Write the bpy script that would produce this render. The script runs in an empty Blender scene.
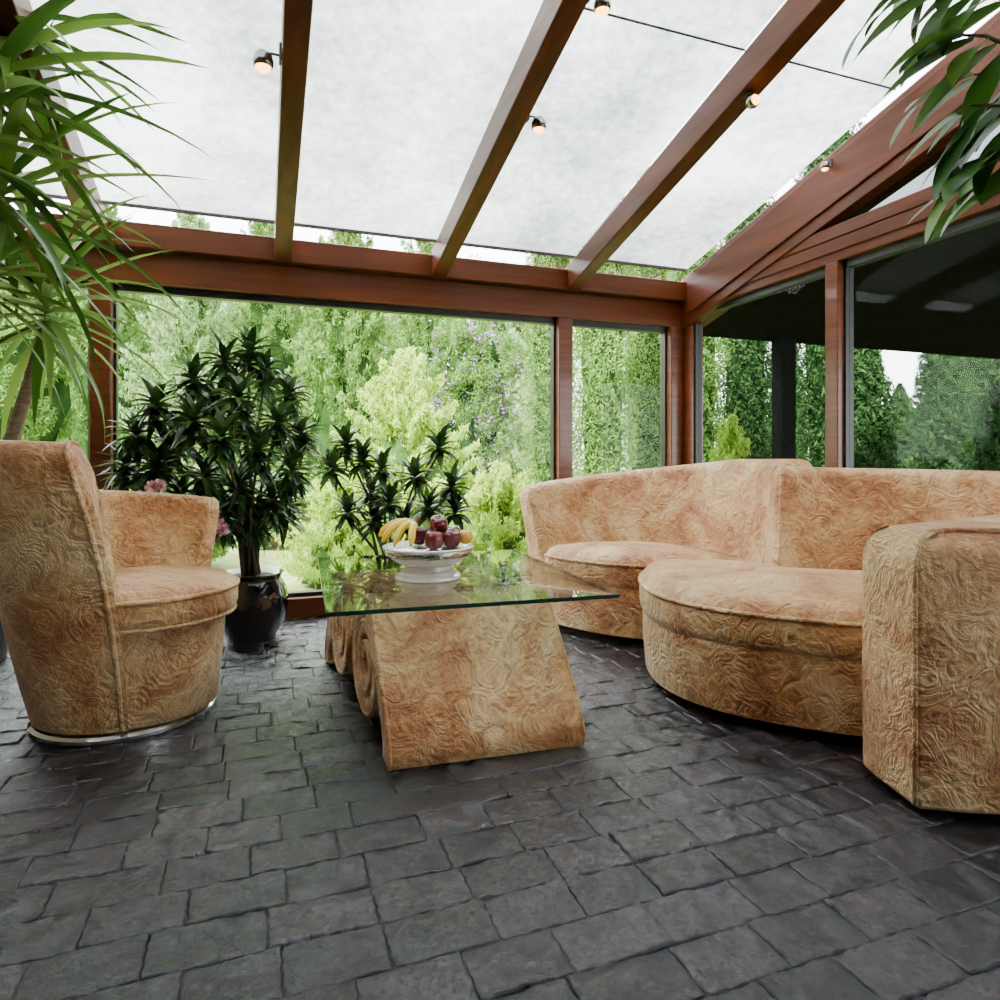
import bpy, bmesh, math, random
import numpy as np
from mathutils import Vector, Matrix
random.seed(7)
S = bpy.context.scene
C = S.collection
H = .87; FP = 660.; SA = math.sin(math.radians(20)); CA = math.cos(math.radians(20))
R = math.radians

def at(px, py, t):
    u = (px-500)/FP; v = (460-py)/FP
    return Vector((t*(SA+CA*u), t*(CA-SA*u), H+t*v))

# ------------------------------------------------------------------ materials
def newmat(name):
    m = bpy.data.materials.new(name); m.use_nodes = True
    nt = m.node_tree; nt.nodes.clear()
    out = nt.nodes.new('ShaderNodeOutputMaterial')
    return m, nt, out
def nd(nt, t, **kw):
    n = nt.nodes.new(t)
    for k, v in kw.items():
        if k in n.inputs: n.inputs[k].default_value = v
        else: setattr(n, k, v)
    return n
def ramp(nt, stops):
    r = nt.nodes.new('ShaderNodeValToRGB'); e = r.color_ramp.elements
    while len(e) < len(stops): e.new(.5)
    for i, (p, c) in enumerate(stops):
        e[i].position = p; e[i].color = (*c, 1)
    return r
def mth(nt, op, a, b=None, c=None):
    n = nt.nodes.new('ShaderNodeMath'); n.operation = op
    for i, q in enumerate((a, b, c)):
        if q is None: continue
        if isinstance(q, (int, float)): n.inputs[i].default_value = q
        else: nt.links.new(q, n.inputs[i])
    return n.outputs[0]
def simple(name, c1, c2, rough=.5, metal=0., scale=20., bump=0., stretch=(1,1,1), coat=0., spec=.5):
    m, nt, out = newmat(name); L = nt.links.new
    tc = nd(nt, 'ShaderNodeTexCoord'); mp = nd(nt, 'ShaderNodeMapping'); mp.inputs['Scale'].default_value = stretch
    L(tc.outputs['Object'], mp.inputs['Vector'])
    nz = nd(nt, 'ShaderNodeTexNoise', Scale=scale, Detail=6.); L(mp.outputs[0], nz.inputs['Vector'])
    rp = ramp(nt, [(.3, c1), (.7, c2)]); L(nz.outputs['Fac'], rp.inputs[0])
    b = nd(nt, 'ShaderNodeBsdfPrincipled', Roughness=rough, Metallic=metal); b.inputs['Coat Weight'].default_value = coat
    b.inputs['Specular IOR Level'].default_value = spec
    L(rp.outputs[0], b.inputs['Base Color'])
    if bump:
        bp = nd(nt, 'ShaderNodeBump', Strength=bump, Distance=.01); L(nz.outputs['Fac'], bp.inputs['Height']); L(bp.outputs[0], b.inputs['Normal'])
    L(b.outputs[0], out.inputs[0]); return m
def glass(name, tint, base=.04, top=.96):
    m, nt, out = newmat(name); L = nt.links.new
    lw = nd(nt, 'ShaderNodeLayerWeight', Blend=.5)
    f = mth(nt, 'MULTIPLY_ADD', mth(nt, 'POWER', lw.outputs['Facing'], 5.), top, base)
    tr = nd(nt, 'ShaderNodeBsdfTransparent', Color=(*tint, 1)); gl = nd(nt, 'ShaderNodeBsdfGlossy', Roughness=.0)
    mx = nd(nt, 'ShaderNodeMixShader'); L(f, mx.inputs[0]); L(tr.outputs[0], mx.inputs[1]); L(gl.outputs[0], mx.inputs[2])
    L(mx.outputs[0], out.inputs[0]); return m
def leafmat(name, c1, c2, c3, rough=.45, trans=.3, spec=.5, rnd=.5):
    m, nt, out = newmat(name); L = nt.links.new
    g = nd(nt, 'ShaderNodeNewGeometry'); nz = nd(nt, 'ShaderNodeTexNoise', Scale=2.2, Detail=4.)
    tc = nd(nt, 'ShaderNodeTexCoord'); L(tc.outputs['Object'], nz.inputs['Vector'])
    v = mth(nt, 'MULTIPLY_ADD', g.outputs['Random Per Island'], rnd, mth(nt, 'MULTIPLY', nz.outputs['Fac'], 1-rnd))
    lo = .15+.18*(1-2*rnd) if rnd < .5 else .15
    rp = ramp(nt, [(lo, c1), (.5, c2), (1-lo, c3)]); L(v, rp.inputs[0])
    b = nd(nt, 'ShaderNodeBsdfPrincipled', Roughness=rough); L(rp.outputs[0], b.inputs['Base Color']); b.inputs['Specular IOR Level'].default_value = spec
    t = nd(nt, 'ShaderNodeBsdfTranslucent'); L(rp.outputs[0], t.inputs[0])
    ms = nd(nt, 'ShaderNodeMixShader'); ms.inputs[0].default_value = trans; L(b.outputs[0], ms.inputs[1]); L(t.outputs[0], ms.inputs[2])
    L(ms.outputs[0], out.inputs[0]); return m
def upholstery():
    m, nt, out = newmat('embossed_tan_velvet'); L = nt.links.new
    tc = nd(nt, 'ShaderNodeTexCoord'); O = tc.outputs['Object']
    n1 = nd(nt, 'ShaderNodeTexNoise', Scale=7.2, Detail=2.6, Roughness=.45, Distortion=2.0); L(O, n1.inputs['Vector'])
    s1 = mth(nt, 'SINE', mth(nt, 'MULTIPLY', n1.outputs['Fac'], 42.))
    vo = nd(nt, 'ShaderNodeTexVoronoi', Scale=10.)
    nw = nd(nt, 'ShaderNodeTexNoise', Scale=16., Detail=3.); L(O, nw.inputs['Vector'])
    sc = nd(nt, 'ShaderNodeVectorMath', operation='SCALE'); sc.inputs['Scale'].default_value = .045; L(nw.outputs['Color'], sc.inputs[0])
    ad = nd(nt, 'ShaderNodeVectorMath', operation='ADD'); L(O, ad.inputs[0]); L(sc.outputs[0], ad.inputs[1]); L(ad.outputs[0], vo.inputs['Vector'])
    s2 = mth(nt, 'SINE', mth(nt, 'MULTIPLY', vo.outputs['Distance'], 40.))
    mk_ = nd(nt, 'ShaderNodeTexNoise', Scale=5., Detail=1.); L(O, mk_.inputs['Vector'])
    mr = nd(nt, 'ShaderNodeMapRange'); mr.inputs['From Min'].default_value = .56; mr.inputs['From Max'].default_value = .6; L(mk_.outputs['Fac'], mr.inputs[0])
    mxs = nd(nt, 'ShaderNodeMix', data_type='FLOAT'); L(mr.outputs[0], mxs.inputs[0]); L(s1, mxs.inputs[2]); L(s2, mxs.inputs[3])
    am = nd(nt, 'ShaderNodeTexNoise', Scale=5.5, Detail=3.)
    mo = nd(nt, 'ShaderNodeVectorMath', operation='ADD'); mo.inputs[1].default_value = (7, 3, 5); L(O, mo.inputs[0]); L(mo.outputs[0], am.inputs['Vector'])
    ar = nd(nt, 'ShaderNodeMapRange'); ar.inputs['From Min'].default_value = .44; ar.inputs['From Max'].default_value = .62; ar.inputs['To Min'].default_value = .01; ar.inputs['To Max'].default_value = .18; L(am.outputs['Fac'], ar.inputs[0])
    n2 = nd(nt, 'ShaderNodeTexNoise', Scale=48., Detail=8., Roughness=.66, Distortion=1.); L(O, n2.inputs['Vector'])
    n4 = nd(nt, 'ShaderNodeTexNoise', Scale=11., Detail=5., Roughness=.55, Distortion=3.2); L(O, n4.inputs['Vector'])
    h0 = mth(nt, 'MULTIPLY_ADD', n2.outputs['Fac'], .4, mth(nt, 'MULTIPLY', n4.outputs['Fac'], 1.7))
    h = mth(nt, 'MULTIPLY_ADD', mxs.outputs[0], ar.outputs[0], h0)
    n3 = nd(nt, 'ShaderNodeTexNoise', Scale=3.2, Detail=13., Roughness=.72, Distortion=.6); L(O, n3.inputs['Vector'])
    rp = ramp(nt, [(.33, (.26, .072, .020)), (.425, (.44, .178, .058)), (.51, (.59, .335, .140)), (.63, (.73, .51, .275))]); L(n3.outputs['Fac'], rp.inputs[0])
    rp2 = ramp(nt, [(.33, (.55, .41, .31)), (.48, (.94, .91, .88)), (.66, (1.18, 1.18, 1.18))]); L(mth(nt, 'MULTIPLY', h, .475), rp2.inputs[0])
    mx = nd(nt, 'ShaderNodeMix', data_type='RGBA', blend_type='MULTIPLY'); mx.inputs[0].default_value = .7
    L(rp.outputs[0], mx.inputs[6]); L(rp2.outputs[0], mx.inputs[7])
    b = nd(nt, 'ShaderNodeBsdfPrincipled', Roughness=.44); b.inputs['Sheen Weight'].default_value = .4; b.inputs['Sheen Roughness'].default_value = .35
    b.inputs['Sheen Tint'].default_value = (1, .89, .7, 1)
    L(mx.outputs[2], b.inputs['Base Color'])
    bp = nd(nt, 'ShaderNodeBump', Strength=.9, Distance=.012); L(h, bp.inputs['Height']); L(bp.outputs[0], b.inputs['Normal'])
    L(b.outputs[0], out.inputs[0]); return m
def floormat():
    m, nt, out = newmat('slate_pavers'); L = nt.links.new
    tc = nd(nt, 'ShaderNodeTexCoord'); O = tc.outputs['Object']; g = nd(nt, 'ShaderNodeNewGeometry')
    rp0 = ramp(nt, [(0, (.003, .0022, .0029)), (.25, (.0065, .0046, .006)), (.5, (.009, .0070, .0090)), (.75, (.0155, .0110, .0132)), (1, (.028, .0215, .0255))]); L(g.outputs['Random Per Island'], rp0.inputs[0])
    n1 = nd(nt, 'ShaderNodeTexNoise', Scale=17., Detail=12., Roughness=.7, Distortion=.3); L(O, n1.inputs['Vector'])
    n2 = nd(nt, 'ShaderNodeTexNoise', Scale=70., Detail=9., Roughness=.75); L(O, n2.inputs['Vector'])
    rp = ramp(nt, [(.36, (.45, .41, .45)), (.64, (2., 1.84, 1.95))]); L(n1.outputs['Fac'], rp.inputs[0])
    mx = nd(nt, 'ShaderNodeMix', data_type='RGBA', blend_type='MULTIPLY'); mx.inputs[0].default_value = 1.; L(rp0.outputs[0], mx.inputs[6]); L(rp.outputs[0], mx.inputs[7])
    b = nd(nt, 'ShaderNodeBsdfPrincipled'); L(mx.outputs[2], b.inputs['Base Color'])
    rs = ramp(nt, [(.36, (.45,)*3), (.64, (1.,)*3)]); L(n2.outputs['Fac'], rs.inputs[0]); L(rs.outputs[0], b.inputs['Specular IOR Level'])
    b.inputs['Specular Tint'].default_value = (.93, .95, 1., 1)
    rr = ramp(nt, [(.3, (.04,)*3), (.7, (.14,)*3)]); L(n1.outputs['Fac'], rr.inputs[0]); L(rr.outputs[0], b.inputs['Roughness'])
    hh = mth(nt, 'MULTIPLY_ADD', n2.outputs['Fac'], .2, n1.outputs['Fac'])
    bp = nd(nt, 'ShaderNodeBump', Strength=.8, Distance=.012); L(hh, bp.inputs['Height']); L(bp.outputs[0], b.inputs['Normal'])
    L(b.outputs[0], out.inputs[0]); return m
def shademat():
    m, nt, out = newmat('white_roof_shade'); L = nt.links.new
    tc = nd(nt, 'ShaderNodeTexCoord'); nz = nd(nt, 'ShaderNodeTexNoise', Scale=22., Detail=10., Roughness=.8); L(tc.outputs['Object'], nz.inputs['Vector'])
    nb = nd(nt, 'ShaderNodeTexNoise', Scale=.9, Detail=5., Roughness=.6); L(tc.outputs['Object'], nb.inputs['Vector'])  # broad tone in the panel colour stands in for faint tree shadows
    f = mth(nt, 'MULTIPLY_ADD', nz.outputs['Fac'], .42, mth(nt, 'MULTIPLY', nb.outputs['Fac'], .58))
    rp = ramp(nt, [(.39, (.33, .355, .345)), (.58, (.65, .655, .645))]); L(f, rp.inputs[0])
    d = nd(nt, 'ShaderNodeBsdfDiffuse'); t = nd(nt, 'ShaderNodeBsdfTranslucent'); L(rp.outputs[0], d.inputs[0]); L(rp.outputs[0], t.inputs[0])
    ms = nd(nt, 'ShaderNodeMixShader'); ms.inputs[0].default_value = .88; L(d.outputs[0], ms.inputs[1]); L(t.outputs[0], ms.inputs[2])
    L(ms.outputs[0], out.inputs[0]); return m
def emis(name, col, st):
    m, nt, out = newmat(name); e = nd(nt, 'ShaderNodeEmission', Color=(*col, 1), Strength=st); nt.links.new(e.outputs[0], out.inputs[0]); return m

M_up = upholstery(); M_floor = floormat(); M_shade = shademat()
M_wood = simple('mahogany_wood', (.092, .0195, .0055), (.165, .040, .0112), .28, 0, 4., 0, (1, 1, 10), .16, .4)
M_woodx = simple('mahogany_beam', (.092, .0195, .0055), (.165, .040, .0112), .28, 0, 3., 0, (.5, 7, 8), .16, .4)
M_woody = simple('mahogany_rafter', (.082, .016, .005), (.148, .033, .0095), .38, 0, 3., 0, (9, .5, 9), 0, .22)
M_black = simple('black_frame', (.008, .008, .009), (.016, .016, .017), .4)
M_grout = simple('grey_grout', (.012, .011, .012), (.028, .026, .028), .7, 0, 40., .5, (1, 1, 1), 0, .4)
M_cream = simple('taupe_plaster', (.17, .135, .1), (.22, .18, .135), .8, 0, 8., .05)
M_glass = glass('window_glass', (.98, .99, .985), .006, .5)
M_tint = glass('tinted_glass', (.70, .73, .73), .0035, .3)
M_roofg = glass('roof_glass', (.95, .97, .98), .02)
M_gable = glass('grey_gable_glass', (.075, .085, .09), .04)
M_table = glass('table_glass', (.88, .92, .90), .075)
M_edge = simple('glass_edge', (.008, .026, .02), (.02, .05, .042), .08)
M_chrome = simple('chrome', (.7, .7, .7), (.8, .8, .8), .12, 1.)
M_lamp = simple('smoked_chrome', (.2, .19, .18), (.3, .29, .27), .15, 1.)
M_pot = simple('black_glaze', (.004, .004, .005), (.01, .01, .012), .08, 0, 6., 0, (1, 1, 1), .6)
M_terra = simple('grey_pot', (.03, .03, .032), (.06, .06, .06), .5)
M_soil = simple('soil', (.02, .013, .008), (.05, .033, .02), .95, 0, 60., .8)
M_bark = simple('bark', (.16, .1, .06), (.33, .24, .16), .85, 0, 14., .6, (1, 1, 6))
M_stem = simple('stem', (.07, .05, .03), (.14, .1, .055), .8, 0, 20., .3)
M_cer = simple('white_ceramic', (.66, .63, .58), (.78, .75, .7), .18, 0, 30., 0, (1, 1, 1), .4)
M_silver = simple('silver_band', (.45, .42, .38), (.75, .72, .66), .25, 1., 80., .3)
M_apple = simple('red_apple', (.07, .003, .01), (.16, .012, .018), .25, 0, 16., 0, (1, 1, .3), .3)
M_peach = simple('yellow_fruit', (.6, .2, .02), (.7, .38, .04), .4, 0, 12.)
M_ban = simple('banana', (.72, .45, .01), (.82, .6, .04), .4, 0, 10.)
M_bantip = simple('banana_tip', (.06, .035, .01), (.15, .09, .02), .7)
M_yucca = leafmat('strap_leaf', (.02, .068, .009), (.075, .175, .02), (.27, .39, .08), .34, .3, .4)
M_drac = leafmat('dark_rosette_leaf', (.009, .032, .006), (.022, .066, .012), (.078, .15, .03), .34, .2, .4)
M_ficus = leafmat('broad_green_leaf', (.014, .056, .007), (.042, .118, .014), (.135, .24, .04), .4, .35, .3)
M_pinkleaf = leafmat('flower_leaf', (.03, .09, .02), (.07, .16, .03), (.15, .26, .06), .5, .25)
M_pink = leafmat('pink_petal', (.62, .26, .3), (.75, .42, .45), (.85, .6, .6), .6, .3)
M_lilac = leafmat('purple_petal', (.28, .13, .38), (.4, .22, .5), (.5, .33, .6), .7, .3, .1)
M_gold = leafmat('golden_foliage', (.17, .29, .028), (.34, .50, .065), (.60, .74, .19), .8, .5, .1, .25)
M_pale = leafmat('pale_foliage', (.09, .175, .055), (.21, .33, .115), (.43, .55, .28), .8, .5, .1, .22)
M_mid = leafmat('mid_foliage', (.036, .092, .016), (.108, .212, .04), (.28, .42, .12), .8, .45, .1, .25)
M_conif = leafmat('conifer_foliage', (.01, .032, .009), (.026, .066, .017), (.075, .15, .042), .8, .2, .1)
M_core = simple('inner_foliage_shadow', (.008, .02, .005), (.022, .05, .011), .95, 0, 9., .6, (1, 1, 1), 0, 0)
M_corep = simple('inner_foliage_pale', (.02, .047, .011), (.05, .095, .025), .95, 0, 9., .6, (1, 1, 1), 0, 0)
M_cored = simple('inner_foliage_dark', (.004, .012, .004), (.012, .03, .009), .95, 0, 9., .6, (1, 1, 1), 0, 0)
M_lawn = simple('lawn', (.13, .17, .06), (.26, .31, .12), .95, 0, 8., .6, (1, 1, 1), 0, 0)
M_refl = simple('dark_reflection', (.008, .008, .008), (.018, .0175, .017), .9, 0, 20, 0, (1, 1, 1), 0, 0)
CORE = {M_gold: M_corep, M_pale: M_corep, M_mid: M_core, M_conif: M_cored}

# ------------------------------------------------------------------ mesh helpers
class MB:
    def __init__(s): s.V = []; s.F = []
    def add(s, V, F):
        o = len(s.V); s.V += [Vector(v) for v in V]; s.F += [tuple(i+o for i in f) for f in F]; return s
    def box(s, x0, x1, y0, y1, z0, z1):
        V = [(x, y, z) for x in (x0, x1) for y in (y0, y1) for z in (z0, z1)]
        return s.add(V, [(0,1,3,2),(4,6,7,5),(0,4,5,1),(2,3,7,6),(0,2,6,4),(1,5,7,3)])
    def hexa(s, V): return s.add(V, [(0,1,3,2),(4,6,7,5),(0,4,5,1),(2,3,7,6),(0,2,6,4),(1,5,7,3)])
    def loft(s, rings, caps=True):
        n = len(rings[0]); V = [v for r in rings for v in r]; F = []
        for i in range(len(rings)-1):
            for j in range(n):
                k = (j+1) % n; F.append((i*n+j, i*n+k, (i+1)*n+k, (i+1)*n+j))
        if caps:
            for i in (0, len(rings)-1):
                c = sum((Vector(v) for v in rings[i]), Vector())/n; ci = len(V); V.append(c)
                for j in range(n): F.append((i*n+j, i*n+(j+1) % n, ci))
        return s.add(V, F)
    def tube(s, P, rad, n=8):
        P = [Vector(p) for p in P]; rings = []
        if not hasattr(rad, '__len__'): rad = [rad]*len(P)
        up = Vector((0, 0, 1))
        for i, p in enumerate(P):
            t = (P[min(i+1, len(P)-1)]-P[max(i-1, 0)]).normalized()
            if i == 0:
                a = t.cross(up if abs(t.z) < .9 else Vector((1, 0, 0))).normalized()
            else:
                a = (a - t*a.dot(t)).normalized()
            b = t.cross(a)
            rings.append([p+(a*math.cos(2*math.pi*j/n)+b*math.sin(2*math.pi*j/n))*rad[i] for j in range(n)])
        return s.loft(rings)
    def loop(s, P, rad, n=7):
        P = [Vector(p) for p in P]; N = len(P); rings = []
        for i, p in enumerate(P):
            t = (P[(i+1) % N]-P[i-1]).normalized(); a = t.cross(Vector((0, 0, 1))).normalized(); b = t.cross(a)
            rings.append([p+(a*math.cos(2*math.pi*j/n)+b*math.sin(2*math.pi*j/n))*rad for j in range(n)])
        rings.append(rings[0]); return s.loft(rings, False)
    def lathe(s, prof, c=(0, 0, 0), n=40):
        c = Vector(c); rings = []
        for r, z in prof:
            r = max(r, .0004); rings.append([c+Vector((r*math.cos(2*math.pi*j/n), r*math.sin(2*math.pi*j/n), z)) for j in range(n)])
        return s.loft(rings)
    def pillow(s, poly, levels, fn=lambda a, b, h: (a, b, h)):
        P = [Vector((p[0], p[1])) for p in poly]; N = len(P)
        area = sum(P[i].x*P[(i+1) % N].y-P[(i+1) % N].x*P[i].y for i in range(N))
        if area < 0: P.reverse()
        nr = []
        for i in range(N):
            t = (P[(i+1) % N]-P[i-1]).normalized(); nr.append(Vector((-t.y, t.x)))
        c = sum(P, Vector((0, 0)))/N; rings = []
        for lv in levels:
            ins, h = lv[0], lv[1]; sc = lv[2] if len(lv) > 2 else 1
            rings.append([Vector(fn(*(c+(P[i]+nr[i]*ins-c)*sc), h)) for i in range(N)])
        return s.loft(rings)
def chaikin(P, it=2, closed=True):
    P = [Vector(p) for p in P]
    for _ in range(it):
        Q = []; n = len(P)
        for i in range(n if closed else n-1):
            a, b = P[i], P[(i+1) % n]; Q += [a*.75+b*.25, a*.25+b*.75]
        if not closed: Q = [P[0]]+Q+[P[-1]]
        P = Q
    return P
def root_off(p):
    o = Vector()
    while p: o += p.location; p = p.parent
    return o
def mk(name, mb, mat, parent=None, smooth=40, bevel=0, recalc=True):
    off = root_off(parent); me = bpy.data.meshes.new(name)
    me.from_pydata([tuple(v-off) for v in mb.V], [], mb.F)
    if recalc:
        bm = bmesh.new(); bm.from_mesh(me); bmesh.ops.recalc_face_normals(bm, faces=bm.faces); bm.to_mesh(me); bm.free()
    me.materials.append(mat)
    if smooth:
        me.shade_smooth()
        if smooth < 180: me.set_sharp_from_angle(angle=R(smooth))
    o = bpy.data.objects.new(name, me); C.objects.link(o)
    if parent: o.parent = parent
    if bevel:
        b = o.modifiers.new('bevel', 'BEVEL'); b.width = bevel; b.segments = 2; b.limit_method = 'ANGLE'
    return o
def quadmesh(name, V, F, mats, parent=None):
    off = np.array(root_off(parent)); V = np.asarray(V)-off; F = np.asarray(F, dtype=np.int32)
    me = bpy.data.meshes.new(name); me.vertices.add(len(V)); me.vertices.foreach_set('co', V.astype(np.float32).ravel())
    me.loops.add(F.size); me.loops.foreach_set('vertex_index', F.ravel())
    me.polygons.add(len(F)); me.polygons.foreach_set('loop_start', np.arange(0, F.size, 4, dtype=np.int32)); 
    me.update(calc_edges=True); me.validate()
    me.materials.append(mats)
    o = bpy.data.objects.new(name, me); C.objects.link(o); o.parent = parent; return o
def tag(o, label, cat, group=None, kind=None):
    o['label'] = label; o['category'] = cat
    if group: o['group'] = group
    if kind: o['kind'] = kind
    return o
def thing(name, label, cat, loc, group=None, kind=None):
    o = bpy.data.objects.new(name, None); C.objects.link(o); o.location = loc; o.empty_display_size = .1
    return tag(o, label, cat, group, kind)
def dup(root, loc, rz, label):
    r = root.copy(); C.objects.link(r); r.location = loc; r.rotation_euler = (0, 0, rz); r['label'] = label
    for ch in list(root.children):
        c = ch.copy(); C.objects.link(c); c.parent = r
        for g in list(ch.children):
            d = g.copy(); C.objects.link(d); d.parent = c
    return r

# ------------------------------------------------------------------ setting
fl_root = tag(mk('floor', MB().box(-1.78, 2.82, -1.7, 3.92, -.1, -.0055), M_grout, None, 0), 'dark slate stone pavers laid in offset rows across the sunroom', 'floor', kind='structure')
rng = np.random.default_rng(11)
BW, BH = .185, .117
NT = rng.uniform(-1, 1, (256, 256))
def vnoise(x, y):
    xi = np.floor(x).astype(int); yi = np.floor(y).astype(int); fx = x-xi; fy = y-yi
    fx = fx*fx*(3-2*fx); fy = fy*fy*(3-2*fy)
    a = NT[xi % 256, yi % 256]; b = NT[(xi+1) % 256, yi % 256]; c = NT[xi % 256, (yi+1) % 256]; d = NT[(xi+1) % 256, (yi+1) % 256]
    return (a*(1-fx)+b*fx)*(1-fy)+(c*(1-fx)+d*fx)*fy
def gridline(L, k):
    inner = np.linspace(.012, L-.012, k)
    return np.concatenate([[0, .0010, .0035, .0075], inner, [L-.0075, L-.0035, L-.0010, L]])
PV = []; PF = []; base = 0
row = 0; y = -1.68
while y < 3.78:
    xo = (row % 2)*.5*BW+rng.uniform(-.025, .025); x = -1.95+xo
    bh = BH
    fine = y > .6
    while x < 2.76:
        NX, NY = (24, 17) if fine else (12, 11)
        bw = BW*rng.uniform(.86, 1.12); gp = .0011
        x0, x1 = max(x, -1.77)+gp, min(x+bw, 2.72)-gp; y0, y1 = y+gp, min(y+bh, 3.80)-gp
        x += bw
        ox, oy = rng.uniform(0, 200, 2); tx, ty, dz = np.clip(rng.normal(0, .012), -.024, .024), np.clip(rng.normal(0, .018), -.034, .034), rng.normal(0, .0004)
        dirn = rng.uniform(0, np.pi)
        if x1-x0 < .04 or y1-y0 < .04: continue
        X, Y = np.meshgrid(x0+gridline(x1-x0, NX-8), y0+gridline(y1-y0, NY-8), indexing='ij')
        ex = np.minimum(X-x0, x1-X); ey = np.minimum(Y-y0, y1-Y); e = np.minimum(ex, ey)
        ca, sa = np.cos(dirn), np.sin(dirn); U = (X*ca+Y*sa); W = (-X*sa+Y*ca)
        f1 = vnoise(U*16+ox, W*30+oy); f2 = vnoise(U*42+ox, W*70+oy); f3 = vnoise(X*110+ox, Y*110+oy)
        q = f1*2.4+.5*f2; ter = np.floor(q)+np.clip((q-np.floor(q)-.76)/.24, 0, 1)
        Z = dz+tx*(X-(x0+x1)/2)+ty*(Y-(y0+y1)/2)+.0015*ter+.0012*f1+.0011*f2+.0005*f3-.0012
        chip = np.clip(f2*1.6+f1, 0, 2)
        rim = np.clip(1-e/.010, 0, 1); Z -= rim**2.4*(.0006+.0016*chip)
        wob = np.clip(1-e/.012, 0, 1)
        X = X+wob*.0018*np.sin(Y*190+X*40+row*1.7); Y = Y+wob*.0015*np.sin(X*150+Y*50+row*2.3)
        Z = np.where(e < 1e-5, -.010, np.clip(Z, -.0048, .0034))
        PV.append(np.stack([X, Y, Z], -1).reshape(-1, 3))
        idx = base+np.arange(NX*NY).reshape(NX, NY)
        PF.append(np.stack([idx[:-1, :-1], idx[1:, :-1], idx[1:, 1:], idx[:-1, 1:]], -1).reshape(-1, 4)); base += NX*NY
    y += bh; row += 1
pv = quadmesh('pavers', np.concatenate(PV), np.concatenate(PF), M_floor, fl_root); pv.data.shade_smooth()

SL = .255
def zr(y): return 1.935+SL*(3.7-y)
def zg(y): return zr(y)+.15
XB = [-1.62, -.75, .116, .977, 1.843]
Y0 = .2
m = MB().box(-1.78, 2.70, 3.78, 3.92, 1.77, 1.93).box(-1.78, 2.70, 3.72, 3.92, 1.935, 2.06)
tag(mk('wall_back', m, M_woodx, None, 0, .006), 'mahogany header beam running above the garden windows', 'beam', kind='structure')
tag(mk('baseboard_back', MB().box(-1.78, 2.64, 3.79, 3.90, 0, .11), M_woodx, None, 0, .006), 'low reddish wood sill rail under the garden windows', 'baseboard', kind='structure')
for i, (x0, x1, lab) in enumerate([(-.80, -.70, 'wooden post at left end of the largest garden window'), (1.77, 1.87, 'wooden post between the large and the narrow garden window'), (2.60, 2.70, 'wooden corner post where the two glazed walls meet')]):
    tag(mk('trim_%d' % (i+1), MB().box(x0, x1, 3.78, 3.91, .11, 1.77), M_wood, None, 0, .008), lab, 'post', kind='structure')
for i, x in enumerate(XB):
    w = .044; V = [(xx, yy, zz) for xx in (x-w, x+w) for yy, zz0 in ((-1.62, zr(-1.62)), (3.72, zr(3.72))) for zz in (zz0, zz0+.148)]
    tag(mk('trim_%d' % (i+4), MB().hexa(V), M_woody, None, 0, .006), ['sloping wooden rafter at the far left behind the strap leaf plant', 'second sloping wooden rafter from left meeting the post', 'sloping wooden rafter carrying the leftmost spotlight', 'sloping wooden rafter carrying two spotlights', 'sloping wooden rafter nearest the right gable wall'][i], 'rafter', kind='structure')
ce = thing('ceiling', 'sloping glass roof under pale translucent shade panels', 'roof', (0, 2, 0), kind='structure')
XE = XB+[2.70]
V = [(x, y, z) for x in (-1.78, 2.82) for y, zz in ((-1.7, zg(-1.7)), (Y0, zg(Y0))) for z in (zz, zz+.06)]
mk('light_block_board', MB().hexa(V), M_woody, ce, 0)  # unseen opaque board added above the camera to block roof light
for i in range(5):
    a, b = XE[i]+.03, XE[i+1]-.03
    V = [(x, y, z) for x in (a, b) for y, zz in ((Y0, zg(Y0)), (4.02, zg(4.02))) for z in (zz, zz+.008)]
    mk('glass_pane', MB().hexa(V), M_roofg, ce, 0)
    a2 = XE[i]+.004; b2 = XE[i+1]-.004 if i < 4 else 2.668; ye = 3.69
    V = [(x, y, z) for x in (a2, b2) for y, zz in ((Y0, zg(Y0)+.05), (ye, zg(ye)+.05)) for z in (zz, zz+.004)]
    p = mk('shade_panel', MB().hexa(V), M_shade, ce, 0)
    hb = MB(); V = [(x, y, z) for x in (a2, b2) for y, zz in ((ye, zg(ye)+.04), (ye+.016, zg(ye)+.036)) for z in (zz, zz+.016)]
    hb.hexa(V); mk('hem_bar', hb, M_black, p, 0)
    if i >= 3:
        V = [(x, y, z) for x in (a2, b2) for y, zz in ((2.16, zg(2.16)+.044), (2.167, zg(2.167)+.044)) for z in (zz, zz+.004)]
        mk('seam', MB().hexa(V), M_black, p, 0)
m = MB().box(2.70, 2.82, -1.7, 3.92, 1.86, 2.045)
for z in (1.905, 1.973): m.box(2.690, 2.70, -1.7, 3.72, z+.003, z+.064)
V = [(x, y, z) for x in (2.68, 2.82) for y in (-1.7, 3.92) for z in (2.085+SL*(2.47-y), zg(y)+.02)]
m.hexa(V)
V = [(x, y, z) for x in (2.665, 2.68) for y in (-1.7, 3.70) for z in (2.15+SL*(2.47-y), zg(y)-.02)]
m.hexa(V)
tag(mk('wall_right', m, M_woody, None, 0, .004), 'planked mahogany gable wall above the dark side windows', 'wall', kind='structure')
tag(mk('baseboard_right', MB().box(2.70, 2.80, -1.7, 3.78, 0, .14), M_woody, None, 0, .006), 'low wooden sill rail behind the sofa', 'baseboard', kind='structure')
tag(mk('trim_9', MB().box(2.69, 2.79, 2.50, 2.58, .14, 1.86), M_wood, None, 0, .006), 'slim wooden mullion between the two dark side windows', 'post', kind='structure')
tag(mk('trim_10', MB().box(2.70, 2.80, 3.70, 3.92, .14, 1.86), M_wood, None, 0, .006), 'wooden corner stile beside the first dark side window', 'post', kind='structure')
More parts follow.
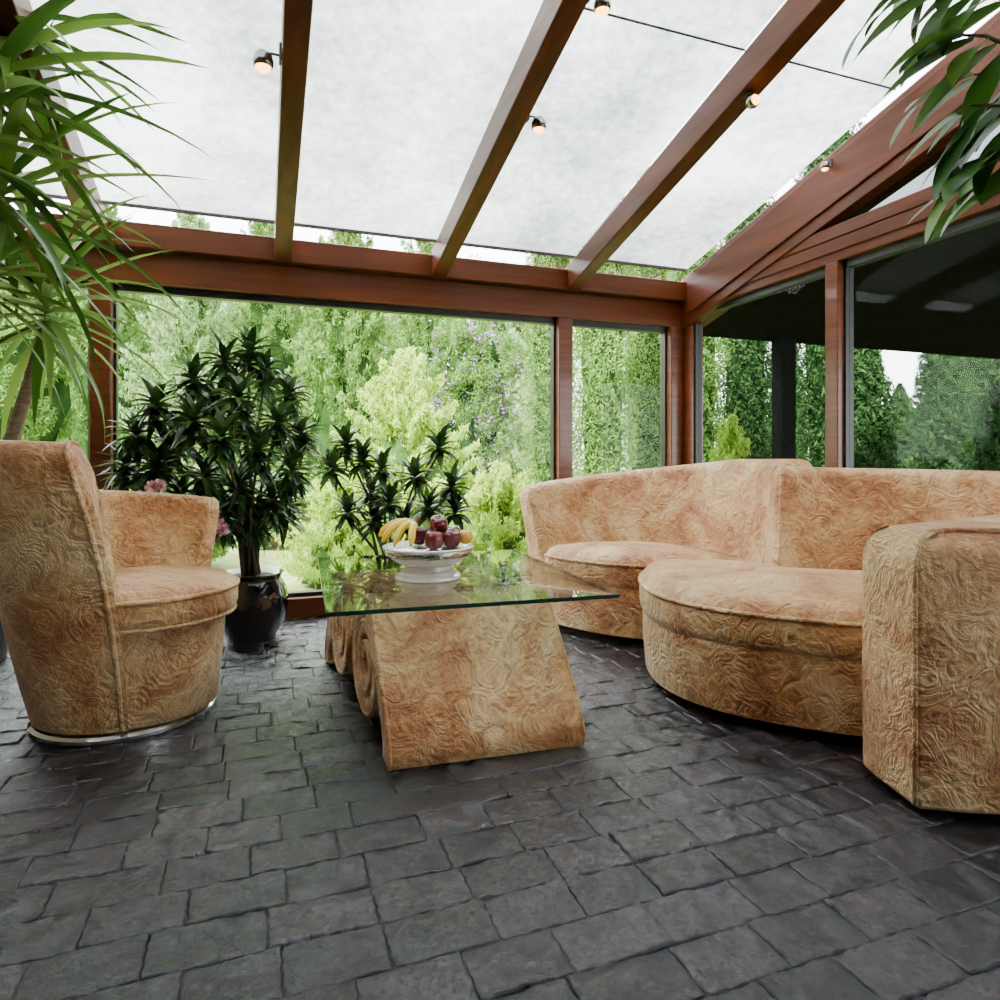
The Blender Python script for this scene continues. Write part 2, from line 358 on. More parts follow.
tag(mk('wall_front', MB().box(-1.78, 2.82, -1.8, -1.7, 0, 3.5), M_cream, None, 0), 'unseen plaster house wall added behind the camera to cut light from the open back', 'wall', kind='structure')  # unseen wall added to cut the light from the open back
m = MB().box(-1.78, -1.68, -1.7, 3.92, 0, 1.86)  # unseen left wall, made solid to keep sun patches and fill out
V = [(x, y, z) for x in (-1.78, -1.68) for y in (-1.7, 3.92) for z in (1.86, zg(y)+.02)]
m.hexa(V)
tag(mk('wall_left', m, M_cream, None, 0), 'unseen plaster left wall outside the frame, made solid to keep sun out', 'wall', kind='structure')
def win(n, lab, a0, a1, z0, z1, axis, gm, base):
    if axis == 'y':
        bx = lambda mb, p0, p1, q0, q1, d0, d1: mb.box(p0, p1, d0, d1, q0, q1)
    else:
        bx = lambda mb, p0, p1, q0, q1, d0, d1: mb.box(d0, d1, p0, p1, q0, q1)
    r = thing('window_%d' % n, lab, 'window', ((a0+a1)/2, base, z0) if axis == 'y' else (base, (a0+a1)/2, z0), kind='structure')
    f = MB(); w = .022
    bx(f, a0, a1, z1-.035, z1, base-.02, base+.03); bx(f, a0, a1, z0, z0+w, base-.02, base+.03)
    bx(f, a0, a0+w*.6, z0+w, z1-.035, base-.02, base+.03); bx(f, a1-w*.6, a1, z0+w, z1-.035, base-.02, base+.03)
    mk('frame', f, M_black, r, 0)
    g = MB(); bx(g, a0+w*.6, a1-w*.6, z0+w, z1-.035, base, base+.006); mk('pane', g, gm, r, 0)
win(1, 'large picture window facing the garden', -.70, 1.77, .11, 1.77, 'y', M_glass, 3.85)
win(2, 'narrow garden window beside the corner post', 1.87, 2.60, .11, 1.77, 'y', M_glass, 3.85)
win(3, 'garden window left of the post behind the strap leaf plant', -1.68, -.80, .11, 1.77, 'y', M_glass, 3.85)
win(4, 'dark tinted side window next to the room corner', 2.58, 3.70, .14, 1.86, 'x', M_tint, 2.75)
win(5, 'dark tinted side window behind the right sofa section', -1.7, 2.50, .14, 1.86, 'x', M_tint, 2.75)
w6 = thing('window_6', 'narrow triangular gable window between the sloping beam and planks', 'window', (2.75, 1, 2.05), kind='structure')
mk('pane', MB().add([(2.75, 2.60, 2.045), (2.75, -1.7, 2.045), (2.75, -1.7, 2.085+SL*4.17), (2.75, 2.60, 2.053)], [(0, 1, 2, 3)]), M_gable, w6, 0)

# ------------------------------------------------------------------ outdoors
tag(mk('garden_lawn', MB().box(-30, 40, 3.93, 50, -.2, -.12).box(2.83, 40, -10, 3.93, -.2, -.12).box(-30, -1.79, -10, 3.93, -.2, -.12), M_lawn, None, 0), 'sunlit green lawn outside the windows', 'lawn', kind='structure')
refl = thing('reflection_slab', 'dark flat slab on a square bar standing in for reflections in the side windows', 'reflection', (5.2, 5.5, -.12))  # dark slab and bar stand in for interior reflections in the side windows
mk('dark_slab', MB().box(3.3, 9, -2, 5.7, 2.15, 2.26), M_refl, refl, 0)
mk('post', MB().box(5.11, 5.29, 5.45, 5.6, -.12, 2.15), M_refl, refl, 0)

def mkleaf(name, pos, size, mat, parent, rng, asp=.4, up=0.):
    n = len(pos); a = rng.normal(size=(n, 3)); a[:, 2] += up; a /= np.linalg.norm(a, axis=1)[:, None]
    b = np.cross(a, rng.normal(size=(n, 3))); b /= np.linalg.norm(b, axis=1)[:, None]
    s = size*rng.uniform(.6, 1.3, (n, 1))
    V = np.stack([pos+a*s, pos+b*s*asp, pos-a*s, pos-b*s*asp], 1).reshape(-1, 3)
    return quadmesh(name, V, np.arange(n*4).reshape(n, 4), mat, parent)
def shrub(name, lab, cat, px, t, ztop, wid, shape, mat, n, size, seed, group=None, zb=-.12, blossom=None):
    rng = np.random.default_rng(seed); p = at(px, 460, t); x, y = p.x, p.y; h = ztop-zb
    r = thing(name, lab, cat, (x, y, zb), group)
    mk('trunk', MB().tube([(x, y, zb), (x+.02, y, zb+h*.35), (x, y+.02, zb+h*.7)], [.03+.012*h, .025+.01*h, .01], 7), M_bark, r)
    if shape == 'ball':
        K = 95; d = rng.normal(size=(K, 3)); d /= np.linalg.norm(d, axis=1)[:, None]; cc = d*rng.uniform(.62, .9, (K, 1))
        k = rng.integers(0, K, n); q = rng.normal(size=(n, 3)); q /= np.linalg.norm(q, axis=1)[:, None]
        q = cc[k]+q*(rng.uniform(.4, 1.05, (n, 1)))*.16*np.array([1, 1, .8])
        pos = q*np.array([wid, wid, h/2])+np.array([x, y, zb+h/2]); up = 0
        cp = [(math.sin(math.pi*i/10)*wid*.62, h/2-math.cos(math.pi*i/10)*h/2*.66) for i in range(11)]
    elif shape == 'plume':
        K = int(110*max(1, h/2)); bz = rng.uniform(0, 1, K)**1.1; ba = rng.uniform(0, 2*np.pi, K)
        br = wid*(1-bz)**.6*rng.uniform(.65, 1.15, K)
        k = rng.integers(0, K, n); f = rng.uniform(0, 1, n)**.6
        rr = br[k]*f; z = zb+h*(.03+.86*bz[k])+min(h*.15, .5)*f**2
        pos = np.stack([x+rr*np.cos(ba[k]), y+rr*np.sin(ba[k]), z], 1)+np.clip(rng.normal(size=(n, 3)), -2, 2)*(.015+.045*wid*(1.08-f[:, None])); up = 1.4
        cp = [(0, 0)]+[(wid*.48*(1-i/8)**.6, .04*h+h*.76*i/8) for i in range(9)]
    else:
        z = rng.uniform(0, 1, n)**(1.25 if shape == 'cone' else 1.); ang = rng.uniform(0, 2*np.pi, n)
        pf = lambda z: (1-z)**.8 if shape == 'cone' else np.minimum(1, ((1-z)*5))**.5*(.8+.2*np.sin(np.pi*z))
        lump = 1+.25*np.sin(ang*5+z*23)*np.cos(z*41+ang*3)+.12*np.sin(z*90+ang*9)
        rr = wid*pf(z)*lump*np.sqrt(rng.uniform(.45, 1.05, n))
        pos = np.stack([x+rr*np.cos(ang), y+rr*np.sin(ang), zb+h*z-.15*rr], 1); up = .8
        cp = [(0, 0)]+[(wid*.66*float(pf(i/14)), h*i/14*.96) for i in range(15)]
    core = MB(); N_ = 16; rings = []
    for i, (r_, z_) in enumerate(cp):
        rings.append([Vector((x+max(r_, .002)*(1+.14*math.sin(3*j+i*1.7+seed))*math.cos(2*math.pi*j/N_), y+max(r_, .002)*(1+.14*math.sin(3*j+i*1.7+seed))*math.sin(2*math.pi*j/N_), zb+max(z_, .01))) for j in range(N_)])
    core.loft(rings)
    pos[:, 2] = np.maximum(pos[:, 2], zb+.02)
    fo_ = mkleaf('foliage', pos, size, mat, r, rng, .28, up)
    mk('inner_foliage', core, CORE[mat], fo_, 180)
    if blossom:
        q = pos[rng.integers(0, n, 130)]; bp = (q[:, None, :]+rng.normal(size=(130, 16, 3))*np.array([.05, .05, .1])).reshape(-1, 3)
        mkleaf('blossoms', bp, .036, blossom, r, rng)
    return r
rng = np.random.default_rng(77)
hd = thing('garden_hedge', 'tall dense pale green hedge closing the far end of the garden', 'hedge', (-3, 20, -.12))
n = 130000; hx = rng.uniform(-19, 9, n); hz = rng.uniform(0, 1, n)
top_ = 6.6+.5*np.sin(hx*1.3)+.35*np.sin(hx*3.1+1)
bul = .45*np.sin(hx*2.3+hz*5)*np.cos(hz*13+hx)+.25*np.sin(hx*7+hz*31)
pos = np.stack([hx, 19.4-bul+rng.uniform(0, .4, n)+.5*hz**4, -.1+hz*top_], 1)
hf = mkleaf('foliage', pos, .075, M_pale, hd, rng, .4, .5)
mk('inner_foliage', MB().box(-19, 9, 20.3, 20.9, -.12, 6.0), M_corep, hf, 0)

shrub('golden_shrub', 'tall feathery golden green shrub in the middle of the garden window', 'shrub', 408, 6.9, 1.95, 1.1, 'plume', M_gold, 46000, .034, 1)
shrub('golden_shrub', 'low feathery golden shrub behind the smaller rosette plant', 'shrub', 335, 5.2, .72, .5, 'plume', M_gold, 14000, .025, 2)
shrub('golden_shrub', 'broad feathery golden shrub left of the sofa end', 'shrub', 503, 5.4, .82, .6, 'plume', M_gold, 18000, .029, 3)
shrub('garden_shrub', 'pale round shrub beside the black plant pot', 'shrub', 275, 7.4, .75, .5, 'ball', M_pale, 14000, .028, 4)
shrub('garden_shrub', 'mid green shrub behind the armchair', 'shrub', 170, 5.9, .8, .65, 'ball', M_mid, 14000, .03, 5)
shrub('garden_shrub', 'mid green shrub at the far left window', 'shrub', -10, 5.7, 1.1, .7, 'ball', M_mid, 14000, .03, 6)
shrub('lilac_tree', 'green tree with purple blossoms beyond the golden shrub', 'tree', 474, 10.4, 3.6, .8, 'ball', M_mid, 32000, .036, 7, None, -.12, M_lilac)
G = 'tall trees behind the garden'
for i, (px, t, zt, w, shp, mt, lab) in enumerate([(15, 10.5, 4.6, 1.15, 'ball', M_mid, 'leafy tree furthest left beyond the strap leaf plant'), (190, 10.5, 5., 1.25, 'plume', M_pale, 'pale feathery tree rising behind the dark potted rosette plant'), (345, 10.5, 5.2, 1.25, 'plume', M_mid, 'feathery conifer behind the golden shrub on its left side'), (105, 14.2, 6.8, 1.6, 'plume', M_mid, 'feathery conifer seen just right of the strap leaf plant'), (268, 14.2, 7., 1.7, 'plume', M_mid, 'tall feathery conifer between two nearer trees'), (430, 14.2, 6.8, 1.6, 'plume', M_mid, 'tall conifer behind the tall golden shrub')]):
    shrub('garden_tree', lab, 'tree', px, t, zt, w, shp, mt, 48000, .048, 20+i, G)
G = 'thuja trees of the side hedge'
for i, (px, t, zt, w, lab) in enumerate([(552, 9.2, 5.4, .38, 'green columnar thuja just left of the window post'), (602, 8.1, 5.2, .36, 'green columnar thuja in left half of the narrow window'), (648, 10.2, 5.4, .46, 'green columnar thuja in right half of the narrow window'), (694, 8.4, 4.8, .36, 'green columnar thuja hidden behind the corner post')]):
    shrub('thuja_tree', lab, 'tree', px, t, zt, w, 'column', M_mid, 34000, .029, 40+i, G)
shrub('golden_shrub', 'yellow green shrub behind the first dark side window', 'shrub', 730, 7.0, 1.3, .4, 'plume', M_gold, 9000, .035, 50)
G = 'dark conifers beyond the side windows'
for i, (px, t, zt, w, shp, lab) in enumerate([(745, 11.4, 7.2, .46, 'column', 'tall dark conifer behind the yellow green shrub'), (785, 14, 4.4, .8, 'cone', 'dark conifer behind the added dark bar'), (828, 10.5, 8.2, .46, 'column', 'tall dark conifer right of the added dark bar'), (862, 8.8, 3.5, .55, 'cone', 'dark pointed conifer right of the mullion'), (900, 12.5, 2.3, .8, 'cone', 'short dark conifer below the sky gap'), (942, 10.6, 4.4, .56, 'cone', 'dark conifer right of the sky gap'), (978, 13.2, 5.4, .95, 'cone', 'tall dark conifer behind the two at the right edge'), (1012, 8.8, 4.0, .55, 'cone', 'dark conifer at the right edge'), (1075, 10.2, 3.8, .6, 'cone', 'dark conifer outside the right edge')]):
    shrub('conifer_tree', lab, 'tree', px, t, zt, w, shp, M_conif, 20000, .05, 60+i, G)

# ------------------------------------------------------------------ sofa
def backsec(zt, i0, i1, o0, o1, zb, r=.05):
    P = []
    for k in range(6):
        f = k/5; P.append((i0+(i1-i0)*f**1.5, zb+(zt-r-zb)*f))
    c = (i1+o1)/2; rx = (o1-i1)/2
    for k in range(1, 8):
        a = math.pi*(1-k/8); P.append((c+rx*math.cos(a), zt-r+r*math.sin(a)))
    for k in range(6):
        f = 1-k/5; P.append((o0+(o1-o0)*f**1.3, zb+(zt-r-zb)*f))
    return P
def shrink(sec, k, zb):
    c = sum(p[0] for p in sec)/len(sec); return [(c+(p[0]-c)*k, zb+(p[1]-zb)*(1-(1-k)*.28)) for p in sec]
sl = thing('sofa_section', 'curved tan embossed velvet sofa section against the corner', 'sofa', (1.75, 2.85, 0), 'sections of the tan sectional sofa')
cx, cy = 1.45, 2.55
def ztL(f): return .725+.15*min(1, f*1.35)**.8
rings = []
ext = [(-.018, .72), (-.012, .9), (-.002, .985)]
for f, k in ext+[(i/40, 1) for i in range(41)]+[(1-a, b) for a, b in reversed(ext)]:
    fc = min(max(f, 0), 1); sec = shrink(backsec(ztL(fc), .66, .79, .80, .93, .04), k, .04); ring = []
    for r_, z in sec:
        th = R((89+4.5*z/.75)*(1-f)+(-11-4*z)*f); ring.append(Vector((cx+r_*math.cos(th), cy+r_*math.sin(th), z)))
    rings.append(ring)
mk('backrest', MB().loft(rings), M_up, sl, 60)
arc = [(cx+.665*math.cos(R(a)), cy+.665*math.sin(R(a))) for a in range(-8, 88, 6)]
polyL = chaikin([Vector((p[0], p[1])) for p in [(1.395, 3.18), (1.405, 3.04), (1.49, 2.86), (1.61, 2.69), (1.74, 2.615), (1.9, 2.525), (2.07, 2.435)]+arc], 2)
def seat(poly, parent, zt=.42):
    mk('seat_base', MB().pillow(poly, [(.030, .03), (.018, .036), (.009, .15), (.006, .27)]), M_up, parent, 50)
    c = MB().pillow(poly, [(.010, .262), (.001, .270), (-.005, .295), (-.007, .335), (-.004, zt-.05), (.006, zt-.026), (.024, zt-.006), (.05, zt+.006), (.05, zt+.022, .75), (.05, zt+.032, .4)])
    cu = mk('seat_cushion', c, M_up, parent, 70)
    P = MB().pillow(poly, [(-.004, 0)]).V[:len(poly)]
    mk('piping', MB().loop([Vector((p.x, p.y, zt-.045)) for p in P], .008), M_up, cu, 180)
seat(polyL, sl)
def sd(s, d, z=0): return Vector((.866*s-.5*d, -.5*s-.866*d, z))
sr = thing('sofa_section', 'large tan embossed velvet sofa section with bulging seat and broad armrest', 'sofa', tuple(sd(.7, -2.6)), 'sections of the tan sectional sofa')
polyR = [sd(*q) for q in [(.17, -3.09), (.11, -2.95), (.095, -2.75), (.125, -2.53), (.21, -2.37), (.35, -2.25), (.55, -2.17), (.72, -2.135), (.84, -2.13), (.96, -2.24), (1.12, -2.44), (1.3, -2.66), (1.2, -2.84), (.9, -2.88), (.68, -2.90), (.60, -3.09), (.35, -3.10)]]
polyR = chaikin([Vector((p.x, p.y)) for p in polyR], 2)
seat(polyR, sr)
pth = chaikin([Vector(p) for p in [(1.965, 2.16), (2.08, 2.095), (2.22, 2.01), (2.35, 1.88), (2.405, 1.72), (2.42, 1.5)]], 3, False)
rings = []; pe1 = []
n = len(pth)
for i, k, e in [(0, .80, -.020), (0, .93, -.013), (0, .99, -.003)]+[(i, 1, 0) for i in range(n)]+[(n-1, .98, .004), (n-1, .85, .02)]:
    t = (pth[min(i+1, n-1)]-pth[max(i-1, 0)]).normalized(); nn = Vector((-t.y, t.x)); ring = []
    zt = .845-.02*i/n; sk = .075*max(0, 1-i/(n*.45))
    for o, z in shrink(backsec(zt, 0, .11, .19, .23, .04), k, .04):
        q = pth[i]+nn*o+t*(e+sk*z/.84); ring.append(Vector((q.x, q.y, z)))
    if i == 0 and k == 1: pe1 = [v.copy() for v in ring[:13]]
    rings.append(ring)
br_ = mk('backrest', MB().loft(rings), M_up, sr, 60)
mk('piping', MB().tube(pe1, .008, 6), M_up, br_, 180)
pa = [(.672, -1.99), (.674, -1.95), (.677, -1.92), (.714, -1.772), (.719, -1.758), (.733, -1.752), (.9, -1.752), (1.22, -1.80), (1.42, -1.98), (1.58, -2.3), (1.5, -2.7), (1.36, -2.62), (1.1, -2.39), (.9, -2.19)]
pa = chaikin([Vector(sd(*q)[:2]) for q in pa], 1)
mk('armrest', MB().pillow(pa, [(.010, .02), (.002, .03), (0, .3), (0, .585), (.003, .62), (.012, .65), (.030, .675), (.058, .690), (.058, .694, .8), (.058, .695, .4)]), M_up, sr, 34)
bp = [sd(.717, -1.760, z) for z in (.03, .2, .4, .585, .62)]+[sd(.726, -1.768, .65), sd(.740, -1.784, .676), sd(.77, -1.81, .692), sd(.83, -1.815, .696), sd(1.0, -1.82, .696)]
mk('piping', MB().tube(bp, .007, 6), M_up, sr, 180)

# ------------------------------------------------------------------ armchair
ac = Vector((-.43, 2.58, 0))
ch = thing('barrel_armchair', 'tan embossed velvet barrel armchair on a chrome swivel ring', 'armchair', ac)
def ztC(f):
    th = 280-230*f
    pts = [(48, .72), (120, .755), (165, .82), (205, .915), (235, .93), (262, .925), (281, .92)]
    for (a, za), (b, zb_) in zip(pts, pts[1:]):
        if th <= b: return za+(zb_-za)*max(0, (th-a)/(b-a))
    return .92
rings = []; edge_n = []
ext = [(-.016, .78), (-.010, .92), (-.002, .99)]
ext2 = [(-.012, .62), (-.009, .86), (-.002, .98)]
for f, k in ext+[(i/48, 1) for i in range(49)]+[(1-a, b) for a, b in reversed(ext2)]:
    fc = min(max(f, 0), 1); zt = ztC(fc); TH = .105-.04*fc
    ro = lambda z: .262+.19*(z/.93)**.85
    sec = []; rr = min(.055, TH*.55)
    N_ = 9
    for j in range(N_): z = .035+(zt-rr-.035)*j/(N_-1); sec.append((ro(z)-TH, z))
    c0 = ro(zt-rr)-TH/2
    for j in range(1, 8): a = math.pi*(1-j/8); sec.append((c0+TH/2*math.cos(a), zt-rr+rr*math.sin(a)))
    for j in range(N_): z = .035+(zt-rr-.035)*(1-j/(N_-1)); sec.append((ro(z), z))
    ring = []
    for r_, z in shrink(sec, k, .035):
        zz = z/.93; near = 277-8*zz-11*zz**2.4; far = 50-3*zz
        th = R(near+(far-near)*f); ring.append(Vector((ac.x+r_*math.cos(th), ac.y+r_*math.sin(th), z)))
    if f == 0: edge_n = [v.copy() for v in ring]
    rings.append(ring)
bk = mk('backrest', MB().loft(rings), M_up, ch, 60)
mk('piping', MB().tube(edge_n, .008, 6), M_up, bk, 180)
fc_ = ac+Vector((.058, -.027, 0))
mk('seat_base', MB().lathe([(.1, .03), (.222, .03), (.232, .04), (.248, .2), (.258, .325), (.258, .345), (.1, .345)], fc_, 56), M_up, ch, 40)
cu = mk('seat_cushion', MB().lathe([(.1, .34), (.274, .34), (.290, .350), (.299, .375), (.299, .42), (.290, .446), (.265, .463), (.19, .478), (.05, .486)], fc_, 56), M_up, ch, 60)
mk('piping', MB().loop([fc_+Vector((.297*math.cos(a*math.pi/28), .297*math.sin(a*math.pi/28), .434)) for a in range(56)], .009), M_up, cu, 180)
mk('piping', MB().loop([fc_+Vector((.288*math.cos(a*math.pi/28), .288*math.sin(a*math.pi/28), .347)) for a in range(56)], .008), M_up, cu, 180)
mk('swivel_ring', MB().lathe([(.2, 0), (.274, 0), (.281, .006), (.281, .016), (.271, .024), (.2, .026)], ac, 64), M_chrome, ch, 30)['label'] = 'chrome ring'

# ------------------------------------------------------------------ coffee table
tcn = Vector((.62, 2.38, 0)); ang = R(-3.5)
def rt(x, y, z):
    dx, dy = x-tcn.x, y-tcn.y; return (tcn.x+dx*math.cos(ang)-dy*math.sin(ang), tcn.y+dx*math.sin(ang)+dy*math.cos(ang), z)
tb = thing('coffee_table', 'rectangular glass coffee table on two tan velvet scroll legs', 'table', tcn)
GX0, GX1, GY0, GY1 = .205, 1.09, 1.845, 2.91
def rbox(x0, x1, y0, y1, z0, z1): return [rt(x, y, z) for x in (x0, x1) for y in (y0, y1) for z in (z0, z1)]
top = mk('tabletop', MB().hexa(rbox(GX0, GX1, GY0, GY1, .438, .450)), M_table, tb, 0)
e = MB()
for a in ((GX0-.003, GX1+.003, GY0-.003, GY0), (GX0-.003, GX1+.003, GY1, GY1+.003), (GX0-.003, GX0, GY0, GY1), (GX1, GX1+.003, GY0, GY1)): e.hexa(rbox(*a, .438, .450))
mk('glass_edge', e, M_edge, top, 0)['label'] = 'dark green polished glass edge'
front = chaikin([Vector(p) for p in [(1.818, .004), (1.812, .045), (1.836, .11), (1.900, .205), (1.968, .305), (2.028, .388), (2.078, .427), (2.13, .436)]], 3, False)
outer = [Vector((p.x, p.y)) for p in front]; wd = [.085-.012*i/len(front) for i in range(len(front))]
CYR, CZR = 2.135, .2215
for k in range(1, 150):
    a = 90-k*6.0; turns = k*6.0/360
    if turns > 2.25: break
    r_ = .2145-.083*turns*(1-.06*turns)
    outer.append(Vector((CYR+r_*math.cos(R(a)), CZR+r_*math.sin(R(a))))); wd.append(max(.034, .062-.010*turns))
XL0, XL1 = .370, .962
for mir in (False, True):
    rings = []; pe0 = []; N = len(outer)
    sh = lambda x, yy: x-.125*(yy-1.83)
    for i in range(N):
        t = (outer[min(i+1, N-1)]-outer[max(i-1, 0)]).normalized(); nin = Vector((t.y, -t.x)); w_ = wd[i]; b_ = .012
        sec = [(XL0, b_), (XL0+.004, .004), (XL0+b_, 0), (XL1-b_, 0), (XL1-.004, .004), (XL1, b_), (XL1, w_-b_), (XL1-.004, w_-.004), (XL1-b_, w_), (XL0+b_, w_), (XL0+.004, w_-.004), (XL0, w_-b_)]
        ring = []
        for xx, o in sec:
            q = outer[i]+nin*o; yy = 4.745-q.x if mir else q.x
            ring.append(Vector(rt(sh(xx, yy), yy, max(q.y, .002))))
        rings.append(ring)
        q = outer[i]+nin*.006; pe0.append((4.745-q.x if mir else q.x, max(q.y, .008)))
    lg = mk('leg', MB().loft(rings), M_up, tb, 50)
    lg['label'] = 'rear scroll leg' if mir else 'front scroll leg'
    for xx in (XL0+.004, XL1-.004):
        mk('piping', MB().tube([rt(sh(xx, a), a, b) for a, b in pe0], .008, 6), M_up, lg, 180)

# ------------------------------------------------------------------ fruit bowl
bc = Vector((.565, 2.30, .4502))
fb = thing('fruit_bowl', 'white footed ceramic fruit bowl on the glass coffee table', 'bowl', bc)
mk('bowl', MB().lathe([(.02, .046), (.07, .046), (.095, .050), (.12, .062), (.143, .083), (.155, .105), (.162, .113), (.158, .116), (.148, .108), (.133, .090), (.1, .07), (.04, .062), (0, .061)], bc, 56), M_cer, fb, 60)
mk('foot', MB().lathe([(0, 0), (.112, 0), (.117, .004), (.115, .013), (.100, .017), (.100, .028), (.086, .033), (.084, .047), (.02, .047)], bc, 48), M_cer, fb, 40)
mk('rim_band', MB().lathe([(.1445, .083), (.150, .083), (.1595, .104), (.157, .108)], bc, 56), M_silver, fb, 60)['label'] = 'embossed silver band'
ap = None
AP = [(.002, -.070, .592, 'front red apple beside the bananas'), (.071, -.053, .593, 'red apple at front right of the bowl'), (.097, .026, .595, 'red apple at the right rear rim of the bowl'), (-.020, .062, .594, 'red apple at the back of the bowl'), (.036, -.006, .637, 'red apple on top of the pile'), (.055, .088, .598, 'red apple hidden at the far rim of the bowl')]
for i, (dx, dy, z, lab) in enumerate(AP):
    loc = Vector((bc.x+dx, bc.y+dy, z))
    if ap is None:
        ap = thing('apple', lab, 'apple', loc, 'red apples in the fruit bowl')
        mk('flesh', MB().lathe([(r_*.9, z_*.9) for r_, z_ in [(0, .024), (.008, .028), (.018, .034), (.028, .032), (.036, .016), (.038, .0), (.034, -.018), (.025, -.031), (.013, -.036), (.005, -.033), (0, -.03)]], loc, 28), M_apple, ap, 180)
        mk('stem', MB().tube([loc+Vector((0, 0, .020)), loc+Vector((.002, 0, .031)), loc+Vector((.007, .002, .040))], .0018, 6), M_stem, ap)
    else:
        q = dup(ap, loc, i*1.3, lab); q.rotation_euler = (.25*math.sin(i*2), .3*math.cos(i*3), i*1.3)
pe = thing('peach', 'orange yellow round fruit at the right rim of the bowl', 'fruit', (bc.x+.128, bc.y-.034, .594))
pl = Vector(pe.location)
mk('flesh', MB().lathe([(0, .020), (.01, .024), (.018, .021), (.025, .010), (.027, -.004), (.024, -.016), (.013, -.024), (0, -.026)], pl, 26), M_peach, pe, 180)
mk('stem', MB().tube([pl+Vector((0, 0, .019)), pl+Vector((.001, 0, .027))], .002, 6), M_stem, pe)
bb = thing('banana_bunch', 'bunch of yellow bananas leaning on the left rim of the bowl', 'bananas', (bc.x-.09, bc.y, .585))
hub = Vector((bc.x-.040, bc.y+.012, .652))
TP = [(-.166, .050, .600), (-.164, -.005, .583), (-.132, -.062, .580), (-.084, -.100, .583)]
for k in range(4):
    tipp = Vector((bc.x+TP[k][0], bc.y+TP[k][1], TP[k][2])); P = []; rad = []
    h_ = hub+Vector((-.003*k, .012-.009*k, -.004*abs(k-1)))
    out_ = (tipp-h_); out_.z = 0; out_.normalize()
    for j in range(17):
        f = j/16; q = tipp.lerp(h_, f); arch = math.sin(math.pi*f)
        q += out_*.016*arch+Vector((0, 0, .020*arch))
        P.append(q); rad.append(.0135*min(1, .38+f*4)*min(1, .42+(1-f)*3.))
    b = mk('banana', MB().tube(P, rad, 6), M_ban, bb, 40)
    mk('tip', MB().tube([P[0]+(P[0]-P[1])*.45, P[0]], [.0035, .0055], 6), M_bantip, b)
mk('stalk', MB().tube([hub+Vector((-.006, 0, -.004)), hub+Vector((.006, -.002, .006)), hub+Vector((.014, -.002, .016))], [.012, .009, .007], 7), M_bantip, bb)

# ------------------------------------------------------------------ indoor plants
def leaf(mb, o, az, el, L, W, droop, seg=8, kind='strap', fold=.22, rng=random):
    p = Vector(o); V = []; F = []; side = Vector((-math.sin(az), math.cos(az), 0)); tw = rng.uniform(-.25, .25)
    for i in range(seg+1):
        s = i/seg; e_ = el-droop*s**1.2; d = Vector((math.cos(az)*math.cos(e_), math.sin(az)*math.cos(e_), math.sin(e_)))
        nrm = side.cross(d)*-1
        if kind == 'strap': w = W*(.55+.45*min(1, s*4))*(1-s**2.6)
        else: w = W*math.sin(math.pi*min(1, s*.96+.04))**.75
        sd_ = (side*math.cos(tw*s)+nrm*math.sin(tw*s))*w*.5
        V += [p-sd_+Vector((0, 0, fold*w)), p.copy(), p+sd_+Vector((0, 0, fold*w))]
        p = p+d*(L/seg)
    for i in range(seg):
        a = i*3; F += [(a, a+1, a+4, a+3), (a+1, a+2, a+5, a+4)]
    mb.add(V, F)
def rosette(mb, o, n, L, W, rng, el0=-.5, el1=1.35, droop=1.2, ymax=None, spread=.04):
    for i in range(n):
        az = i*2.399+rng.uniform(-.3, .3); f = i/n; el = el0+(el1-el0)*f+rng.uniform(-.15, .15); ll = L*rng.uniform(.75, 1.1)
        if ymax is not None and o[1]+ll*math.sin(az)*max(.2, math.cos(el)) > ymax:
            az = -az if ymax-o[1] >= ll*.5 else -abs(math.acos(rng.uniform(-1, 1)))
        leaf(mb, Vector(o)+Vector((0, 0, spread*f)), az, el, ll, W*rng.uniform(.8, 1.15), droop*rng.uniform(.5, 1.3), rng=rng)
def pot(parent, c, prof, mat, rs, zs):
    mk('pot', MB().lathe(prof, c, 48), mat, parent, 60)
    mk('soil', MB().lathe([(0, zs-.02), (rs, zs-.02), (rs*.8, zs), (0, zs+.008)], c, 32), M_soil, parent, 60)
rg = random.Random(3)
pc = Vector((-1.20, 3.44, 0)); y1 = thing('strap_leaf_plant', 'tall potted plant with long arching green strap leaves at left edge', 'plant', pc)
pot(y1, pc, [(.1, 0), (.15, 0), (.158, .01), (.19, .30), (.2, .33), (.2, .35), (.185, .35), (.175, .31), (.1, .31)], M_terra, .172, .325)
cr = [at(-6, 110, 2.05), at(2, 220, 2.3), at(46, 330, 2.75), at(2, 35, 2.15), at(-40, 170, 1.95), at(-14, 300, 2.45)]
b0 = Vector((pc.x, pc.y, .31)); mid = at(14, 432, 2.85)
br = MB().tube([b0, b0.lerp(mid, .5)+Vector((-.03, 0, .02)), mid, cr[2].lerp(mid, .35), cr[2]+Vector((0, 0, .02))], [.034, .030, .028, .025, .02], 10)
br.tube([b0+Vector((-.03, -.04, 0)), Vector((-1.2, 3.2, .8)), Vector((-1.1, 2.9, 1.3)), cr[1]], [.03, .028, .024, .02], 10)
br.tube([Vector((-1.2, 3.2, .8)), Vector((-1.15, 2.75, 1.3)), cr[0].lerp(Vector((-1.15, 2.75, 1.3)), .4), cr[0], cr[3]], [.026, .025, .022, .02, .014], 10)
br.tube([Vector((-1.15, 2.75, 1.3)), cr[4]], [.02, .016], 10)
br.tube([Vector((-1.2, 3.2, .8)), cr[5]], [.02, .016], 10)
mk('trunk', br, M_bark, y1, 180)
fo = MB()
rosette(fo, cr[0], 30, .66, .052, rg, -.6, .9, .7, None, .16)
rosette(fo, cr[1], 34, .68, .052, rg, -.7, 1.1, .75, None, .16)
rosette(fo, cr[2], 50, .60, .044, rg, -.8, 1.25, .85, 3.70, .18)
